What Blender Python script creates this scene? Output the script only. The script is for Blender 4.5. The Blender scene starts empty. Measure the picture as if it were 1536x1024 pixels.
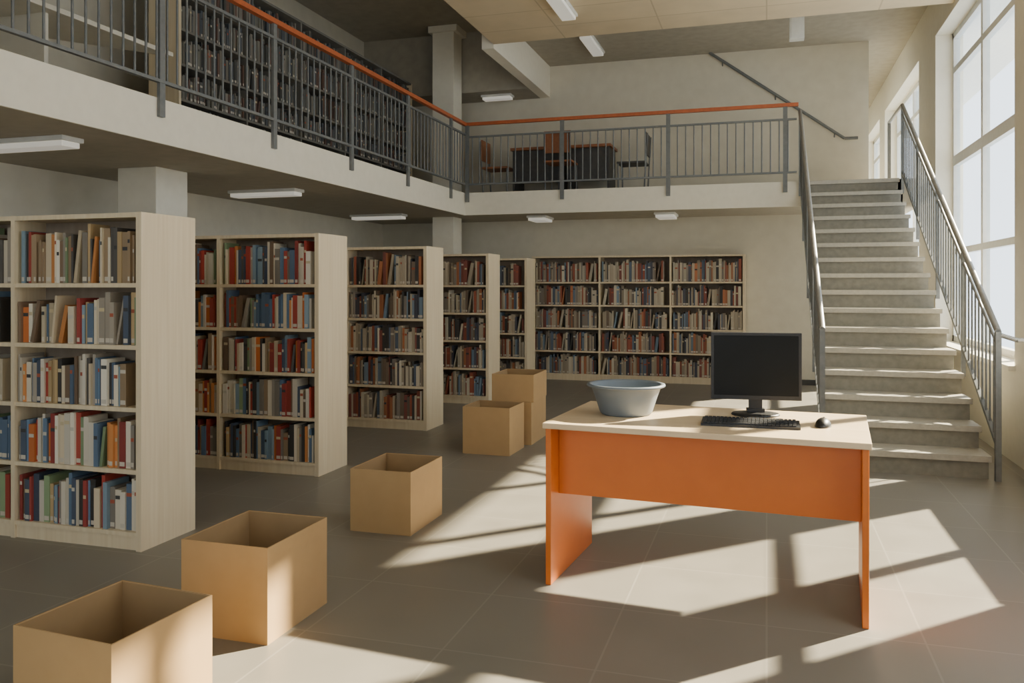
import bpy, math, random
from mathutils import Matrix, Vector
random.seed(11)
D=bpy.data; C=bpy.context
def link(o): C.scene.collection.objects.link(o); return o

# ---------------- materials ----------------
def nt_mat(name):
    m=D.materials.new(name); m.use_nodes=True
    n=m.node_tree.nodes; l=m.node_tree.links
    return m,n,l,n['Principled BSDF']
def mat_noise(name,c1,c2,scale=(4,4,4),detail=4,rough=.6,bump=0,metal=0,nscale=1.0,spec=.5,coat=0):
    m,n,l,p=nt_mat(name)
    tc=n.new('ShaderNodeTexCoord'); mp=n.new('ShaderNodeMapping'); mp.inputs['Scale'].default_value=scale
    no=n.new('ShaderNodeTexNoise'); no.inputs['Scale'].default_value=nscale; no.inputs['Detail'].default_value=detail
    rp=n.new('ShaderNodeValToRGB'); rp.color_ramp.elements[0].color=(*c1,1); rp.color_ramp.elements[1].color=(*c2,1)
    rp.color_ramp.elements[0].position=.3; rp.color_ramp.elements[1].position=.7
    l.new(tc.outputs['Object'],mp.inputs[0]); l.new(mp.outputs[0],no.inputs['Vector'])
    l.new(no.outputs['Fac'],rp.inputs[0]); l.new(rp.outputs[0],p.inputs['Base Color'])
    p.inputs['Roughness'].default_value=rough; p.inputs['Metallic'].default_value=metal
    p.inputs['Specular IOR Level'].default_value=spec; p.inputs['Coat Weight'].default_value=coat
    if bump:
        b=n.new('ShaderNodeBump'); b.inputs['Strength'].default_value=bump; b.inputs['Distance'].default_value=.01
        l.new(no.outputs['Fac'],b.inputs['Height']); l.new(b.outputs[0],p.inputs['Normal'])
    return m
def mat_tiles(name,c1,c2,cm,bw,rh,mortar,rough,offset=0.0,noise=3.0,bump=.0):
    m,n,l,p=nt_mat(name)
    tc=n.new('ShaderNodeTexCoord'); br=n.new('ShaderNodeTexBrick')
    br.offset=offset; br.inputs['Scale'].default_value=1; br.inputs['Brick Width'].default_value=bw
    br.inputs['Row Height'].default_value=rh; br.inputs['Mortar Size'].default_value=mortar
    br.inputs['Mortar Smooth'].default_value=.3
    br.inputs['Color1'].default_value=(*c1,1); br.inputs['Color2'].default_value=(*c2,1); br.inputs['Mortar'].default_value=(*cm,1)
    l.new(tc.outputs['Object'],br.inputs['Vector'])
    no=n.new('ShaderNodeTexNoise'); no.inputs['Scale'].default_value=noise; no.inputs['Detail'].default_value=6
    l.new(tc.outputs['Object'],no.inputs['Vector'])
    mr=n.new('ShaderNodeMapRange'); mr.inputs['To Min'].default_value=.85; mr.inputs['To Max'].default_value=1.15
    l.new(no.outputs['Fac'],mr.inputs[0])
    mx=n.new('ShaderNodeMix'); mx.data_type='RGBA'; mx.blend_type='MULTIPLY'; mx.inputs['Factor'].default_value=1
    l.new(br.outputs['Color'],mx.inputs['A']); l.new(mr.outputs[0],mx.inputs['B'])
    l.new(mx.outputs['Result'],p.inputs['Base Color'])
    r2=n.new('ShaderNodeMapRange'); r2.inputs['To Min'].default_value=rough-.08; r2.inputs['To Max'].default_value=rough+.1
    l.new(no.outputs['Fac'],r2.inputs[0]); l.new(r2.outputs[0],p.inputs['Roughness'])
    return m
M={}
M['floor']=mat_tiles('floor_tiles',(.205,.188,.156),(.220,.202,.168),(.268,.248,.208),.62,.62,.005,.40)
M['ceil']=mat_tiles('ceiling_panels',(.64,.52,.34),(.61,.49,.32),(.48,.38,.25),1.2,.6,.010,.8)
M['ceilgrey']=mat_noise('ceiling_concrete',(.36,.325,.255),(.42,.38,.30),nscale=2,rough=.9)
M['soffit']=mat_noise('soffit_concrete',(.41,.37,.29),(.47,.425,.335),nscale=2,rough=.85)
M['wall']=mat_noise('wall_plaster',(.66,.61,.49),(.71,.66,.535),nscale=1.5,rough=.9,bump=.05)
M['white']=mat_noise('white_paint',(.82,.765,.63),(.86,.805,.67),nscale=3,rough=.6)
M['birch']=mat_noise('birch_veneer',(.72,.585,.38),(.80,.675,.47),scale=(40,40,1.5),rough=.5)
M['birchtop']=mat_noise('birch_desktop',(.68,.51,.31),(.78,.61,.40),scale=(2,40,40),rough=.35)
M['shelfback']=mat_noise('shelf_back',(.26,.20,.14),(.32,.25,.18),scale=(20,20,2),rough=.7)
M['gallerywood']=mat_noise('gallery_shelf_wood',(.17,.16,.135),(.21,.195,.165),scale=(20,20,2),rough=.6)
M['orange']=mat_noise('orange_laminate',(.62,.150,.014),(.66,.165,.018),nscale=2,rough=.34)
M['railwood']=mat_noise('handrail_orange',(.42,.10,.030),(.52,.13,.040),nscale=6,rough=.4)
M['chairwood']=mat_noise('chair_stained_wood',(.30,.11,.045),(.36,.14,.055),nscale=6,rough=.5)
M['rail']=mat_noise('rail_grey_paint',(.15,.155,.152),(.19,.195,.19),nscale=6,rough=.45,metal=.1)
M['steel']=mat_noise('stair_rail_steel',(.30,.29,.27),(.36,.35,.33),nscale=6,rough=.38,metal=.4)
M['conc']=mat_noise('stair_concrete',(.21,.195,.158),(.265,.247,.20),nscale=5,rough=.75,bump=.1)
M['tread']=mat_noise('stair_tread',(.38,.35,.285),(.45,.415,.34),nscale=8,rough=.5)
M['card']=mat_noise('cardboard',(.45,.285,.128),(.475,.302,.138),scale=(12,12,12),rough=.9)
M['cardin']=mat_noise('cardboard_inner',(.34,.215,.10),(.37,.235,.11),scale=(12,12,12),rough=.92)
M['tub']=mat_noise('grey_plastic',(.155,.185,.215),(.17,.20,.232),nscale=3,rough=.5,spec=.35)
M['black']=mat_noise('black_plastic',(.010,.010,.011),(.015,.015,.017),nscale=20,rough=.4)
M['screen']=mat_noise('screen_glass',(.004,.005,.005),(.006,.007,.008),nscale=2,rough=.4,spec=.2)
M['key']=mat_noise('key_plastic',(.02,.02,.022),(.03,.03,.032),nscale=20,rough=.5)
M['dark']=mat_noise('dark_laminate',(.05,.048,.045),(.07,.066,.06),nscale=4,rough=.5)
M['frame']=mat_noise('window_frame_paint',(.70,.69,.64),(.76,.75,.70),nscale=4,rough=.5)
# books
m,n,l,p=nt_mat('book_spines'); a=n.new('ShaderNodeVertexColor'); a.layer_name='Col'
l.new(a.outputs['Color'],p.inputs['Base Color']); p.inputs['Roughness'].default_value=.6; M['book']=m
# lamp diffuser
m,n,l,p=nt_mat('lamp_diffuser'); p.inputs['Base Color'].default_value=(.8,.78,.72,1)
p.inputs['Emission Color'].default_value=(1,.93,.8,1); p.inputs['Emission Strength'].default_value=.3; M['lamp']=m
# glass
m,n,l,p=nt_mat('window_glass'); tr=n.new('ShaderNodeBsdfTransparent'); tr.inputs[0].default_value=(.92,.97,1,1)
gl=n.new('ShaderNodeBsdfGlossy'); gl.inputs['Roughness'].default_value=.05
mx=n.new('ShaderNodeMixShader'); mx.inputs[0].default_value=.06
l.new(tr.outputs[0],mx.inputs[1]); l.new(gl.outputs[0],mx.inputs[2]); l.new(mx.outputs[0],n['Material Output'].inputs[0]); M['glass']=m

# ---------------- mesh builder ----------------
class MB:
    def __init__(s,name,mats,mtx=None):
        s.name=name; s.mats=mats; s.v=[]; s.f=[]; s.mi=[]; s.c=[]; s.sm=[]; s.m=mtx or Matrix()
    def add(s,vs,fs,mat,col=(1,1,1),smooth=False,m=None):
        o=len(s.v); 
        for p in vs:
            p=Vector(p)
            if m is not None: p=m@p
            s.v.append(p)
        k=s.mats.index(mat)
        for f in fs: s.f.append([o+i for i in f]); s.mi.append(k); s.c.append(col); s.sm.append(smooth)
    def box(s,x0,x1,y0,y1,z0,z1,mat,col=(1,1,1),m=None):
        vs=[(x0,y0,z0),(x1,y0,z0),(x1,y1,z0),(x0,y1,z0),(x0,y0,z1),(x1,y0,z1),(x1,y1,z1),(x0,y1,z1)]
        s.add(vs,[(0,3,2,1),(4,5,6,7),(0,1,5,4),(1,2,6,5),(2,3,7,6),(3,0,4,7)],mat,col,False,m)
    def tube(s,a,b,r,mat,seg=10):
        a=Vector(a); b=Vector(b); d=(b-a); L=d.length
        q=d.to_track_quat('Z','Y').to_matrix().to_4x4(); m=Matrix.Translation(a)@q
        vs=[];fs=[]
        for z in (0,L):
            for i in range(seg):
                t=2*math.pi*i/seg; vs.append((r*math.cos(t),r*math.sin(t),z))
        for i in range(seg):
            j=(i+1)%seg; fs.append((i,j,seg+j,seg+i))
        s.add(vs,fs,mat,smooth=True,m=m)
        s.add(vs,[tuple(range(seg))[::-1],tuple(range(seg,2*seg))],mat,m=m)
    def bar(s,a,b,w,h,mat):   # rectangular bar between points
        a=Vector(a); b=Vector(b); d=b-a; L=d.length
        y=d.normalized(); x=y.cross(Vector((0,0,1)))
        if x.length<1e-4: x=Vector((1,0,0))
        x.normalize(); z=x.cross(y)
        m=Matrix((x,y,z)).transposed().to_4x4(); m.translation=a
        s.box(-w/2,w/2,0,L,-h/2,h/2,mat,m=m)
    def lathe(s,prof,mat,seg=48,m=None,sx=1,sy=1):
        vs=[];fs=[];n=len(prof)
        for r,z in prof:
            for i in range(seg):
                t=2*math.pi*i/seg; vs.append((r*math.cos(t)*sx,r*math.sin(t)*sy,z))
        for k in range(n-1):
            for i in range(seg):
                j=(i+1)%seg; fs.append((k*seg+i,k*seg+j,(k+1)*seg+j,(k+1)*seg+i))
        s.add(vs,fs,mat,smooth=True,m=m)
    def prism(s,poly,axis,a,b,mat):
        n=len(poly); 
        def P(u,v,w):
            return {'x':(w,u,v),'z':(u,v,w),'y':(u,w,v)}[axis]
        vs=[P(u,v,a) for u,v in poly]+[P(u,v,b) for u,v in poly]
        fs=[tuple(range(n))[::-1],tuple(range(n,2*n))]+[(i,(i+1)%n,n+(i+1)%n,n+i) for i in range(n)]
        s.add(vs,fs,mat)
    def build(s,bevel=0,world=None):
        me=D.meshes.new(s.name); me.from_pydata([tuple(v) for v in s.v],[],s.f)
        for k in s.mats: me.materials.append(M[k])
        me.polygons.foreach_set('material_index',s.mi); me.polygons.foreach_set('use_smooth',s.sm)
        if 'book' in s.mats:
            ca=me.color_attributes.new('Col','FLOAT_COLOR','CORNER'); arr=[]
            for f,c in zip(s.f,s.c): arr+=[c[0],c[1],c[2],1]*len(f)
            ca.data.foreach_set('color',arr)
        me.update()
        o=D.objects.new(s.name,me); link(o)
        if world is not None: o.matrix_world=world
        if bevel:
            b=o.modifiers.new('bevel','BEVEL'); b.width=bevel; b.segments=2; b.limit_method='ANGLE'
        return o
def simple(name,mat,*boxes,bevel=0):
    b=MB(name,[mat]); 
    for q in boxes: b.box(*q,mat)
    return b.build(bevel)

# ---------------- dimensions ----------------
XL=-6.3; XR=1.95; XG=2.17; YB=13.0; YF=-4.0; YE=19.0
ZS=2.52; ZM=2.83; ZC=4.55; ZR=5.0; ZP=5.45
XM=-4.3; YM=11.6
# floor / walls / ceilings
simple('floor','floor',(XL-.2,2.25,YF-.2,YE+.2,-.2,0))
simple('wall_left','wall',(XL-.2,XL,YF-.2,YB+.2,0,5.7))
simple('wall_back','wall',(XL,1.41,YB,YB+.2,0,5.7))
simple('wall_corridor','wall',(1.21,1.41,YB+.2,YE,0,5.7),(1.21,2.25,YE,YE+.2,0,5.7))
# unseen front wall, its wide opening added for fill light
simple('wall_front','wall',(XL,-5.2,YF-.2,YF,0,4.7),(1.2,XR,YF-.2,YF,0,4.7),(-5.2,1.2,YF-.2,YF,0,.6),(-5.2,1.2,YF-.2,YF,4.0,4.7),(XL,-3.34,YF-.2,YF,4.7,5.7))
SILL=.80; TOP=4.48
wins=[(1.3,3.9),(5.2,7.25),(7.75,11.1),(12.25,15.6),(16.3,18.8)]
w=MB('wall_right',['white'])
ys=[YF]+[q for p in wins for q in p]+[YE]
for i in range(0,len(ys),2): w.box(XR,2.25,ys[i],ys[i+1],0,5.7,'white')
for a,b in wins: w.box(XR,2.25,a,b,0,SILL,'white'); w.box(XR,2.25,a,b,TOP,5.7,'white')
w.build()
def window(k,a,b,rows,cols,axis='y',z0=SILL,z1=TOP):
    g=MB('window_%d'%k,['frame','glass'])
    def bx(u0,u1,z0_,z1_,d0,d1,mt):
        if axis=='y': g.box(XG+d0,XG+d1,u0,u1,z0_,z1_,mt)
        else: g.box(u0,u1,YF-.12+d0,YF-.12+d1,z0_,z1_,mt)
    for u0,u1 in ((a,a+.07),(b-.07,b)): bx(u0,u1,z0,z1,-.035,.035,'frame')
    bx(a,b,z0,z0+.07,-.035,.035,'frame'); bx(a,b,z1-.07,z1,-.035,.035,'frame')
    for c in cols: bx(c-.04,c+.04,z0,z1,-.034,.034,'frame')
    for r,t in rows: bx(a,b,r-t,r+t,-.033,.033,'frame')
    bx(a+.06,b-.06,z0+.05,z1-.05,-.004,.004,'glass')
    g.build()
rows=[(1.87,.035),(2.95,.06),(4.03,.035)]
colz=[[2.6],[6.2],[8.35,9.68],[13.9],[17.5]]
for k,(a,b) in enumerate(wins): window(k+1,a,b,rows,colz[k])
window(6,-5.2,1.2,[(2.6,.03)],[-3.6,-2,-.4],axis='x',z0=.6,z1=4.0)  # unseen window behind camera, added so sky light fills the room
simple('sun_blocker_eave','frame',(2.25,2.86,YF,8.45,4.55,4.7),(2.25,3.22,8.45,YE,4.55,4.7))  # unseen overhang added outside, stepped to trim the sun patches indoors
simple('trim_window_sill','white',*[(1.9,1.95,a-.03,b+.03,SILL-.04,SILL+.0) for a,b in wins])
simple('baseboard_back','dark',(XL,1.41,YB-.015,YB,0,.08))

simple('ceiling_hall','ceil',(-3.34,XR,YF,10.1,ZC,ZP+.2))
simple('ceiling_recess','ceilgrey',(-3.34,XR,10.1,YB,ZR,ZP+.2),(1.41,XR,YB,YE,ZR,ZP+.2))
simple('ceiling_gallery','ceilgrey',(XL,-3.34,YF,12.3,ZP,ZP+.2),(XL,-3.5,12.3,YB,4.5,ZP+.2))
simple('beam_ceiling','white',(-3.5,-3.34,10.1,YB,4.5,ZP+.0))
# mezzanine slabs
s=MB('floor_mezzanine',['soffit','white'])
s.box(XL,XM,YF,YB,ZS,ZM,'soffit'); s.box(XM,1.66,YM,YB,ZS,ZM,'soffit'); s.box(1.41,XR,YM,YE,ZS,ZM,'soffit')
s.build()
simple('trim_fascia','white',(XM,XM+.02,YF,YM-.0,ZS-.01,ZM+.01),(XM,.45,YM-.02,YM,ZS-.01,ZM+.01))
# columns
simple('column','white',(-5.60,-5.18,6.13,6.55,0,ZS),bevel=.008)
c=MB('column',['white']); c.box(-4.92,-4.57,11.88,12.23,0,ZS,'white'); c.box(-4.92,-4.57,11.88,12.23,ZM,ZP,'white'); c.box(-4.98,-4.51,11.84,12.28,ZP-.1,ZP,'white'); c.build(.005)

# ---------------- bookcases ----------------
PAL=[(.62,.52,.36),(.70,.60,.44),(.55,.45,.30),(.66,.59,.46),(.74,.68,.56),(.72,.65,.52),(.07,.09,.13),(.10,.15,.22),(.14,.22,.32),(.24,.33,.39),(.56,.16,.04),(.60,.24,.07),
     (.44,.06,.04),(.36,.06,.04),(.30,.05,.04),(.20,.13,.08),(.34,.24,.14),(.05,.045,.04),(.10,.09,.08),(.24,.21,.17),(.38,.33,.26),(.48,.34,.17),(.68,.60,.46),(.24,.32,.17)]
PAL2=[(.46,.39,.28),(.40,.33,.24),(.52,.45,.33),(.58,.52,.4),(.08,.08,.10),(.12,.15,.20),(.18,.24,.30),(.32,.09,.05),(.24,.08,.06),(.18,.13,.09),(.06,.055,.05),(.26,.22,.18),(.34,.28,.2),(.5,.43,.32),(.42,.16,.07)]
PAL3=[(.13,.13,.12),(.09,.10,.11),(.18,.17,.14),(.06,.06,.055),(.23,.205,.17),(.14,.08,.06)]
def books(b,x0,x1,z,maxh,yf,sgn,pal,m):
    x=x0+random.uniform(.003,.03); end=x1-random.choice([.004,.01,.01,.03,.08])
    k=0
    while x<end-.012:
        if k<=0: k=random.randint(1,5); bh=random.uniform(.70,.88)*maxh; cur=random.choice(pal); same=random.random()<.10
        k-=1
        t=random.choice([.014,.018,.02,.024,.028,.034,.040]); 
        if x+t>end: break
        h=min(maxh*.93,bh+random.uniform(-.03,.03)); dp=random.uniform(.13,.17)
        c=cur if same else random.choice(pal); v=random.uniform(.8,1.2); c=tuple(min(1,q*v) for q in c)
        y0=yf+sgn*random.uniform(.012,.035); y1=y0+sgn*dp
        ya,yb=min(y0,y1),max(y0,y1)
        mm=m
        if random.random()<.035 and x+t+.06<end:
            a=math.radians(random.uniform(6,13))
            mm=m@Matrix.Translation((x,0,z+t*math.sin(a)))@Matrix.Rotation(a,4,'Y')@Matrix.Translation((-x,0,-z))
            b.box(x,x+t,ya,yb,z+.001,z+h*.97,'book',c,mm); x+=t/math.cos(a)+h*math.sin(a)*.98
            k=0; continue
        b.box(x,x+t,ya,yb,z+.001,z+h,'book',c,mm)
        if random.random()<.6:
            lz=z+.012; yy=y0-sgn*.0012
            q=[(x+.003,yy,lz),(x+t-.003,yy,lz),(x+t-.003,yy,lz+.024),(x+.003,yy,lz+.024)]
            b.add(q,[(0,1,2,3) if sgn>0 else (3,2,1,0)],'book',(.62,.56,.46),m=mm)
        if random.random()<.4:
            lz=z+h*random.uniform(.6,.8); yy=y0-sgn*.0012
            cc=random.choice([(.6,.5,.3),(.6,.55,.45),(.05,.05,.05),(.4,.1,.05)])
            q=[(x+.002,yy,lz),(x+t-.002,yy,lz),(x+t-.002,yy,lz+.02),(x+.002,yy,lz+.02)]
            b.add(q,[(0,1,2,3) if sgn>0 else (3,2,1,0)],'book',cc,m=mm)
        x+=t+random.uniform(0,.0015)
def bookcase(name,ox,oy,oz,rot,bays,bw,depth,H,double,pal,endth=.035,inner='birch'):
    world=Matrix.Translation((ox,oy,oz))@Matrix.Rotation(rot,4,'Z')
    b=MB(name,list(dict.fromkeys(['birch',inner,'shelfback','book']))); I=Matrix()
    T=.028
    for i in range(bays+1):
        xx=i*bw; t=endth if i in (0,bays) else T
        x0=xx-(0 if i==0 else (t if i==bays else t/2)); b.box(x0,x0+t,0,depth,0,H,'birch' if i in(0,bays) else inner)
    mid=depth/2 if double else depth-.008
    zs=[.10+(H-.13-.0)*k/5.05 for k in range(5)]; 
    for i in range(bays):
        x0=i*bw+(endth if i==0 else T/2); x1=(i+1)*bw-(endth if i==bays-1 else T/2)
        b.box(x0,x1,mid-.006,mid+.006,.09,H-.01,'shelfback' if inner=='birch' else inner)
        b.box(x0,x1,.0,depth,H-.028,H-.002,inner)
        b.box(x0,x1,.015,depth-.015,0,.075,inner)
        for k,z in enumerate(zs):
            top=zs[k+1]-.025 if k<4 else H-.03
            b.box(x0,x1,.004,mid-.006,z-.024,z,inner)
            if double: b.box(x0,x1,mid+.006,depth-.004,z-.024,z,inner)
            books(b,x0,x1,z,top-z,.0,1,pal,I)
            if double: books(b,x0,x1,z,top-z,depth,-1,pal,I)
    return b.build(world=world)
HB=1.86
for y in (3.752,5.635,7.743,9.69,11.4):
    nb=3
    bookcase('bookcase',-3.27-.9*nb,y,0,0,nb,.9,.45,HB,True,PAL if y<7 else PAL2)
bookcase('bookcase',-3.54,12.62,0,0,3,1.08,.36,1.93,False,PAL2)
# gallery shelving facing the hall
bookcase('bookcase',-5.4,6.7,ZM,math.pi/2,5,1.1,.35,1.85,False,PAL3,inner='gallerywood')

# ---------------- railings ----------------
def railing_run(b,a,c,z0,zb,zp,zt,posts,woodmat='railwood',postbot=2.70,gap=.11):
    a=Vector(a); c=Vector(c); d=c-a; L=d.length; u=d/L
    for t in posts:
        p=a+u*t; yy=abs(u.y)>.5
        wx,wy=(.014,.028) if yy else (.028,.014)
        b.box(p.x-wx,p.x+wx,p.y-wy,p.y+wy,postbot,zt,'rail')
    b.bar(a+Vector((0,0,zb)),c+Vector((0,0,zb)),.035,.024,'rail')
    b.bar(a+Vector((0,0,zp)),c+Vector((0,0,zp)),.035,.024,'rail')
    n=int(L/gap)
    for i in range(1,n):
        p=a+u*(L*i/n); b.tube(p+Vector((0,0,zb)),p+Vector((0,0,zp)),.009,'rail',6)
    b.bar(a+Vector((0,0,zt))-u*.02,c+Vector((0,0,zt))+u*.02,.055,.045,woodmat)
XRl=XM+.035; YRl=YM-.035
r=MB('gallery_railing',['rail','railwood'])
pl=[ (5.1+1.47*k)-YF for k in range(-6,5)]
railing_run(r,(XRl,YF,0),(XRl,YRl,0),0,2.96,3.70,3.85,pl)
railing_run(r,(XRl,YRl,0),(.38,YRl,0),0,2.96,3.66,3.85,[.03,1.47,2.97,4.5])
r.build()

# ---------------- stairs ----------------
N=16; R=ZM/N; G=.306; YS=YM-G*(N-1); SX0=.47; SX1=1.60
st=MB('staircase',['conc','tread'])
YT=YM-.006
prof=[(YS+.03,0)]
for i in range(N-1):
    y=YS+i*G+.03; z=(i+1)*R-.045
    prof.append((y,z)); prof.append((min(y+G,YT-.02),z))
prof+=[(YT-.02,ZM-.045),(YT,ZM-.045),(YT,ZM-.35),(YS+.55,0)]
st.prism(prof,'x',SX0,SX1,'conc')
for i in range(N-1):
    y=YS+i*G; z=(i+1)*R
    st.box(SX0-.015,SX1+.015,y,min(y+G+.028,YT-.022),z-.045,z,'tread')
st.box(SX0-.015,SX1+.015,YM-.05,YM+.3,ZM-.044,ZM+.006,'tread')
st.build()
def stair_rail(x,name):
    b=MB(name,['steel','rail'])
    sl=R/G
    def zl(y,h): return (y-YS)*sl+R+h
    y0=YS-.02; y1=YM-.03
    b.tube((x,y0,zl(y0,.95)),(x,y1,zl(y1,.95)),.024,'steel')
    b.tube((x,y0,zl(y0,.84)),(x,y1,zl(y1,.84)),.012,'steel')
    b.bar((x,y0,zl(y0,.10)),(x,y1,zl(y1,.10)),.03,.03,'rail')
    b.box(x-.02,x+.02,y0-.02,y0+.02,0,zl(y0,.95),'rail')
    for k in (1,2,3,4):
        y=y0+(y1-y0)*k/4 - (.02 if k==4 else 0); b.box(x-.017,x+.017,y-.017,y+.017,zl(y,-.16),zl(y,.95),'rail')
    n=int((y1-y0)/.115)
    for i in range(1,n):
        y=y0+(y1-y0)*i/n; b.tube((x,y,zl(y,.10)),(x,y,zl(y,.84)),.008,'rail',6)
    return b,zl,y0,y1
b,zl,y0,y1=stair_rail(SX0-.05,'stair_railing'); b.build()
b,zl,y0,y1=stair_rail(SX1+.05,'stair_railing')
z=zl(y0,.95)
b.tube((SX1+.05,y0,z-.02),(SX1+.05+.12,y0-.02,z-.06),.018,'steel'); b.tube((SX1+.17,y0-.02,z-.06),(XR,y0-.02,z-.06),.018,'steel')
b.tube((SX1+.05,y1,zl(y1,.95)),(SX1+.05,y1+1.2,zl(y1,.95)),.022,'steel')
b.box(SX1+.03,SX1+.07,y1+1.16,y1+1.2,ZM,zl(y1,.95),'rail')
b.build()
h=MB('wall_handrail',['rail'])
yy=YB-.07
h.tube((-.83,yy,5.0),(1.08,yy,3.6),.022,'rail'); h.tube((1.08,yy,3.6),(1.26,yy,3.6),.022,'rail')
for t in (.1,.5,.93):
    px=-.83+1.91*t; pz=5.0-1.4*t; h.tube((px,yy,pz-.02),(px,YB,pz-.06),.01,'rail')
h.build()

# ---------------- lamps ----------------
def lampfix(x,y,z,lx,ly):
    b=MB('ceiling_light',['frame','lamp'])
    b.box(x-lx/2,x+lx/2,y-ly/2,y+ly/2,z-.035,z,'frame')
    b.box(x-lx/2+.02,x+lx/2-.02,y-ly/2+.02,y+ly/2-.02,z-.075,z-.034,'lamp')
    b.build(.006)
for x,y in ((-5.15,4.75),(-5.3,8.0),(-5.5,11.2)): lampfix(x,y,ZS,.85,.2)
for x,y in ((-3.3,12.25),(-1.4,12.25)): lampfix(x,y,ZS,.3,.5)
lampfix(-2.15,8.7,ZC,.2,1.1); lampfix(-2.43,11.9,ZR,.2,1.0); lampfix(-4.1,12.6,4.5,.5,.2)
b=MB('ceiling_speaker',['frame','dark']); b.box(.28,.46,11.2,11.36,4.62,4.9,'frame'); b.box(.30,.44,11.195,11.2,4.64,4.88,'frame'); b.box(.36,.38,11.27,11.29,4.9,ZR,'dark'); b.build(.01)

# ---------------- boxes ----------------
def cbox(x0,x1,y0,y1,z0,h,rot=0):
    cx,cy=(x0+x1)/2,(y0+y1)/2; a=(x1-x0)/2; c=(y1-y0)/2; t=.005
    b=MB('cardboard_box',['card','cardin'])
    b.box(-a,a,-c,c,0,t,'card')
    b.box(-a,a,-c,-c+t,t,h,'card'); b.box(-a,a,c-t,c,t,h,'card')
    b.box(-a,-a+t,-c+t,c-t,t,h,'card'); b.box(a-t,a,-c+t,c-t,t,h,'card')
    e=.001
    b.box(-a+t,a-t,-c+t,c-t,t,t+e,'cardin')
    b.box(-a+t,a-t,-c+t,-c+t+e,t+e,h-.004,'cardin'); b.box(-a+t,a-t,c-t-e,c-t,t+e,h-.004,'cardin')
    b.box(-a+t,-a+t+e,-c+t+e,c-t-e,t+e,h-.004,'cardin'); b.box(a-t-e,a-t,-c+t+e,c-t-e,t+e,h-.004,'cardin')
    b.build(world=Matrix.Translation((cx,cy,z0))@Matrix.Rotation(math.radians(rot),4,'Z'))
cbox(-2.245,-1.84,2.02,2.45,0,.390,-4)
cbox(-2.345,-1.93,2.925,3.4,0,.393,0)
cbox(-2.37,-1.98,4.45,4.94,0,.37,0)
cbox(-2.53,-2.10,6.80,7.22,0,.41,-1)
cbox(-2.44,-2.06,7.33,7.85,0,.39,0)
cbox(-2.45,-2.05,7.34,7.86,.391,.25,1.5)

# ---------------- desk ----------------
ang=math.radians(-4.5); DZ=.79; DW=1.45
DM=Matrix.Translation((-1.03,3.92,0))@Matrix.Rotation(ang,4,'Z')
b=MB('desk',['orange','birchtop'])
b.box(-.01,DW+.01,-.02,.82,DZ-.028,DZ,'birchtop')
b.box(0,.028,0,.72,0,DZ-.028,'orange'); b.box(DW-.028,DW,0,.72,0,DZ-.028,'orange')
b.box(.028,DW-.028,.12,.14,DZ-.37,DZ-.028,'orange')
b.box(.028,DW-.028,.66,.68,DZ-.10,DZ-.028,'orange')
b.build(.003,world=DM)
def on_desk(x,y,rot=0): return Matrix.Translation((x,y,DZ))@Matrix.Rotation(math.radians(rot),4,'Z')
# tub
b=MB('plastic_tub',['tub'])
prof=[(0,0),(.125,0),(.133,.006),(.14,.02),(.165,.10),(.183,.150),(.188,.155),(.203,.155),(.207,.160),(.205,.168),(.196,.171),(.184,.168),(.178,.158),(.160,.10),(.134,.02),(.125,.010),(0,.010)]
b.lathe([(r*.98,z*.93) for r,z in prof],'tub',64)
b.build(world=on_desk(-.70,4.31,20))
# monitor
b=MB('computer_monitor',['black','screen'])
b.lathe([(0,0),(.125,0),(.128,.004),(.122,.012),(.05,.018),(0,.018)],'black',40,sx=.95,sy=.75)
b.box(-.033,.033,-.012,.022,.012,.20,'black')
b.box(-.045,.045,-.02,.03,.012,.035,'black')
b.box(-.08,.08,0,.04,.16,.34,'black')
b.box(-.223,.223,-.035,.0,.083,.425,'black')
b.box(-.209,.209,-.0365,-.034,.104,.411,'screen')
b.build(.003,world=on_desk(-.055,4.46,5))
# keyboard
b=MB('computer_keyboard',['black','key'])
b.prism([(-.075,0),(.075,0),(.075,.022),(-.075,.012)],'x',-.225,.225,'black')
for rr in range(6):
    yy=-.062+rr*.0235; zz=.0122+(yy+.075)/.15*.010
    x=-.215; 
    while x<.21:
        wk=.0185
        if rr==0 and -.11<x<.0: wk=.11
        if x+wk>.217: break
        if not(.085<x<.095 or .14<x<.15): b.box(x,x+wk-.003,yy,yy+.019,zz-.002,zz+.006,'key')
        x+=wk
b.build(world=on_desk(-.075,4.12,0))
# mouse
b=MB('computer_mouse',['black','key'])
pf=[(0,.038)]+[(math.sin(t)*1.0,math.cos(t)*.038) for t in [math.pi/2*k/10 for k in range(1,11)]]+[(.95,-.0),(0,0)]
b.lathe([(r*.037,z*1.1) for r,z in pf][::-1],'black',32,sx=1,sy=1.75)
b.box(-.004,.004,.018,.036,.030,.040,'key')
b.build(world=on_desk(.255,4.19,-10))

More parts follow.
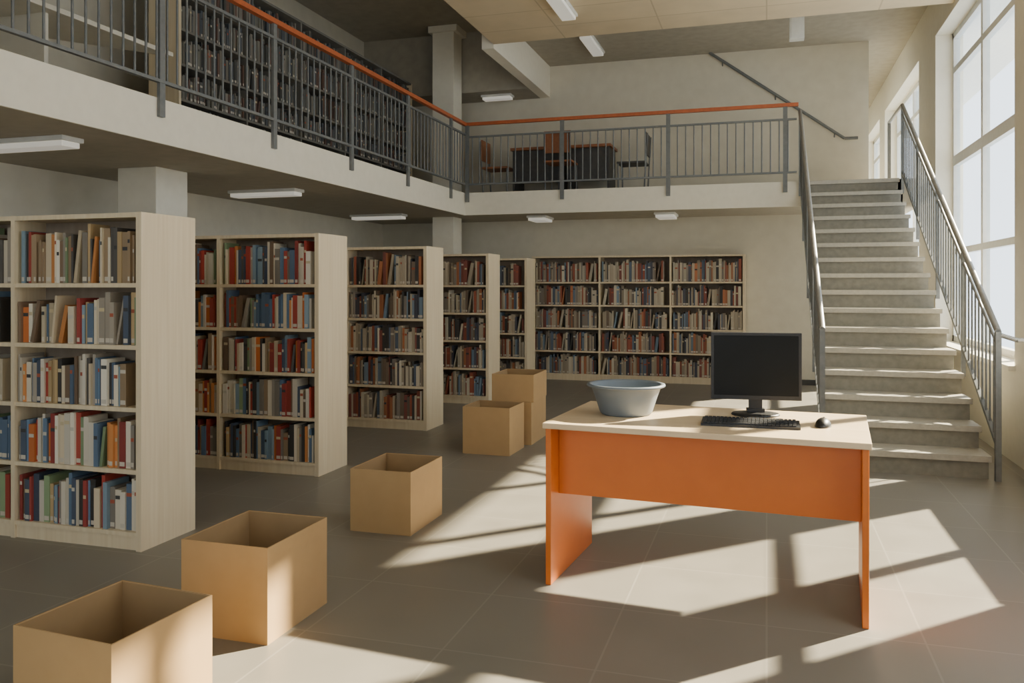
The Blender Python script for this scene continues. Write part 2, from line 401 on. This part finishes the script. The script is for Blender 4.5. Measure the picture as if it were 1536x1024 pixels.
# ---------------- gallery furniture ----------------
def chair(x,y,rot,seatmat,name='office_chair'):
    b=MB(name,[seatmat,'rail'])
    for sx in (-.19,.19):
        b.tube((sx,-.19,0),(sx,-.19,.44),.012,'rail'); b.tube((sx,.19,0),(sx,.24,.86),.012,'rail')
    b.box(-.21,.21,-.21,.21,.43,.46,seatmat)
    b.box(-.2,.2,.205,.225,.56,.88,seatmat)
    b.build(.004,world=Matrix.Translation((x,y,ZM))@Matrix.Rotation(math.radians(rot),4,'Z'))
def table(x0,x1,y0,y1,mat):
    b=MB('reading_table',[mat,'chairwood'])
    b.box(x0,x1,y0,y1,ZM+.70,ZM+.74,'chairwood')
    b.box(x0+.03,x0+.06,y0+.03,y1-.03,ZM,ZM+.70,mat); b.box(x1-.06,x1-.03,y0+.03,y1-.03,ZM,ZM+.70,mat)
    b.box(x0+.06,x1-.06,y0+.08,y0+.10,ZM+.2,ZM+.70,mat); b.build(.003)
table(-3.75,-2.95,12.15,12.75,'dark'); table(-2.88,-2.2,12.15,12.75,'dark')
chair(-3.98,12.3,90,'chairwood'); chair(-2.9,11.93,180,'chairwood'); chair(-1.9,12.35,-90,'dark')
# gallery counter upper left
b=MB('gallery_counter',['white','dark'])
zt=3.58
b.prism([(-5.16,6.33),(-6.0,5.28),(-6.0,2.6),(-5.16,2.6)],'z',zt-.04,zt,'white')
for y in (2.9,5.0): b.box(-5.95,-5.25,y,y+.04,ZM,zt-.04,'white')
b.build(.003)

# ---------------- light ----------------
w=D.worlds.new('World'); C.scene.world=w; w.use_nodes=True
bg=w.node_tree.nodes['Background']; bg.inputs[0].default_value=(.95,.965,1.0,1); bg.inputs[1].default_value=3.5
sun=D.lights.new('sun','SUN'); sun.energy=50; sun.angle=.016; sun.color=(1,.80,.55)
so=link(D.objects.new('sun',sun)); so.rotation_euler=Vector((-1,-1,-.9)).to_track_quat('-Z','Y').to_euler(); so.location=(8,16,10)
def portal(x,y,z,sx,sy,d):
    L=D.lights.new('window_portal','AREA'); L.shape='RECTANGLE'; L.size=sx; L.size_y=sy
    L.cycles.is_portal=True
    o=link(D.objects.new('window_portal',L)); o.location=(x,y,z); o.rotation_euler=Vector(d).to_track_quat('-Z','Z').to_euler()
for a,b_ in wins: portal(2.27,(a+b_)/2,(SILL+TOP)/2,b_-a,TOP-SILL,(-1,0,0))
portal(-2,YF-.22,2.3,6.4,3.4,(0,1,0))

# ---------------- camera ----------------
cam=D.cameras.new('camera'); cam.sensor_width=36; cam.lens=1247/1536*36; cam.shift_y=-82/1536
co=link(D.objects.new('camera',cam)); co.location=(0,0,1.45); co.rotation_euler=(math.pi/2,0,math.radians(17.03))
C.scene.camera=co
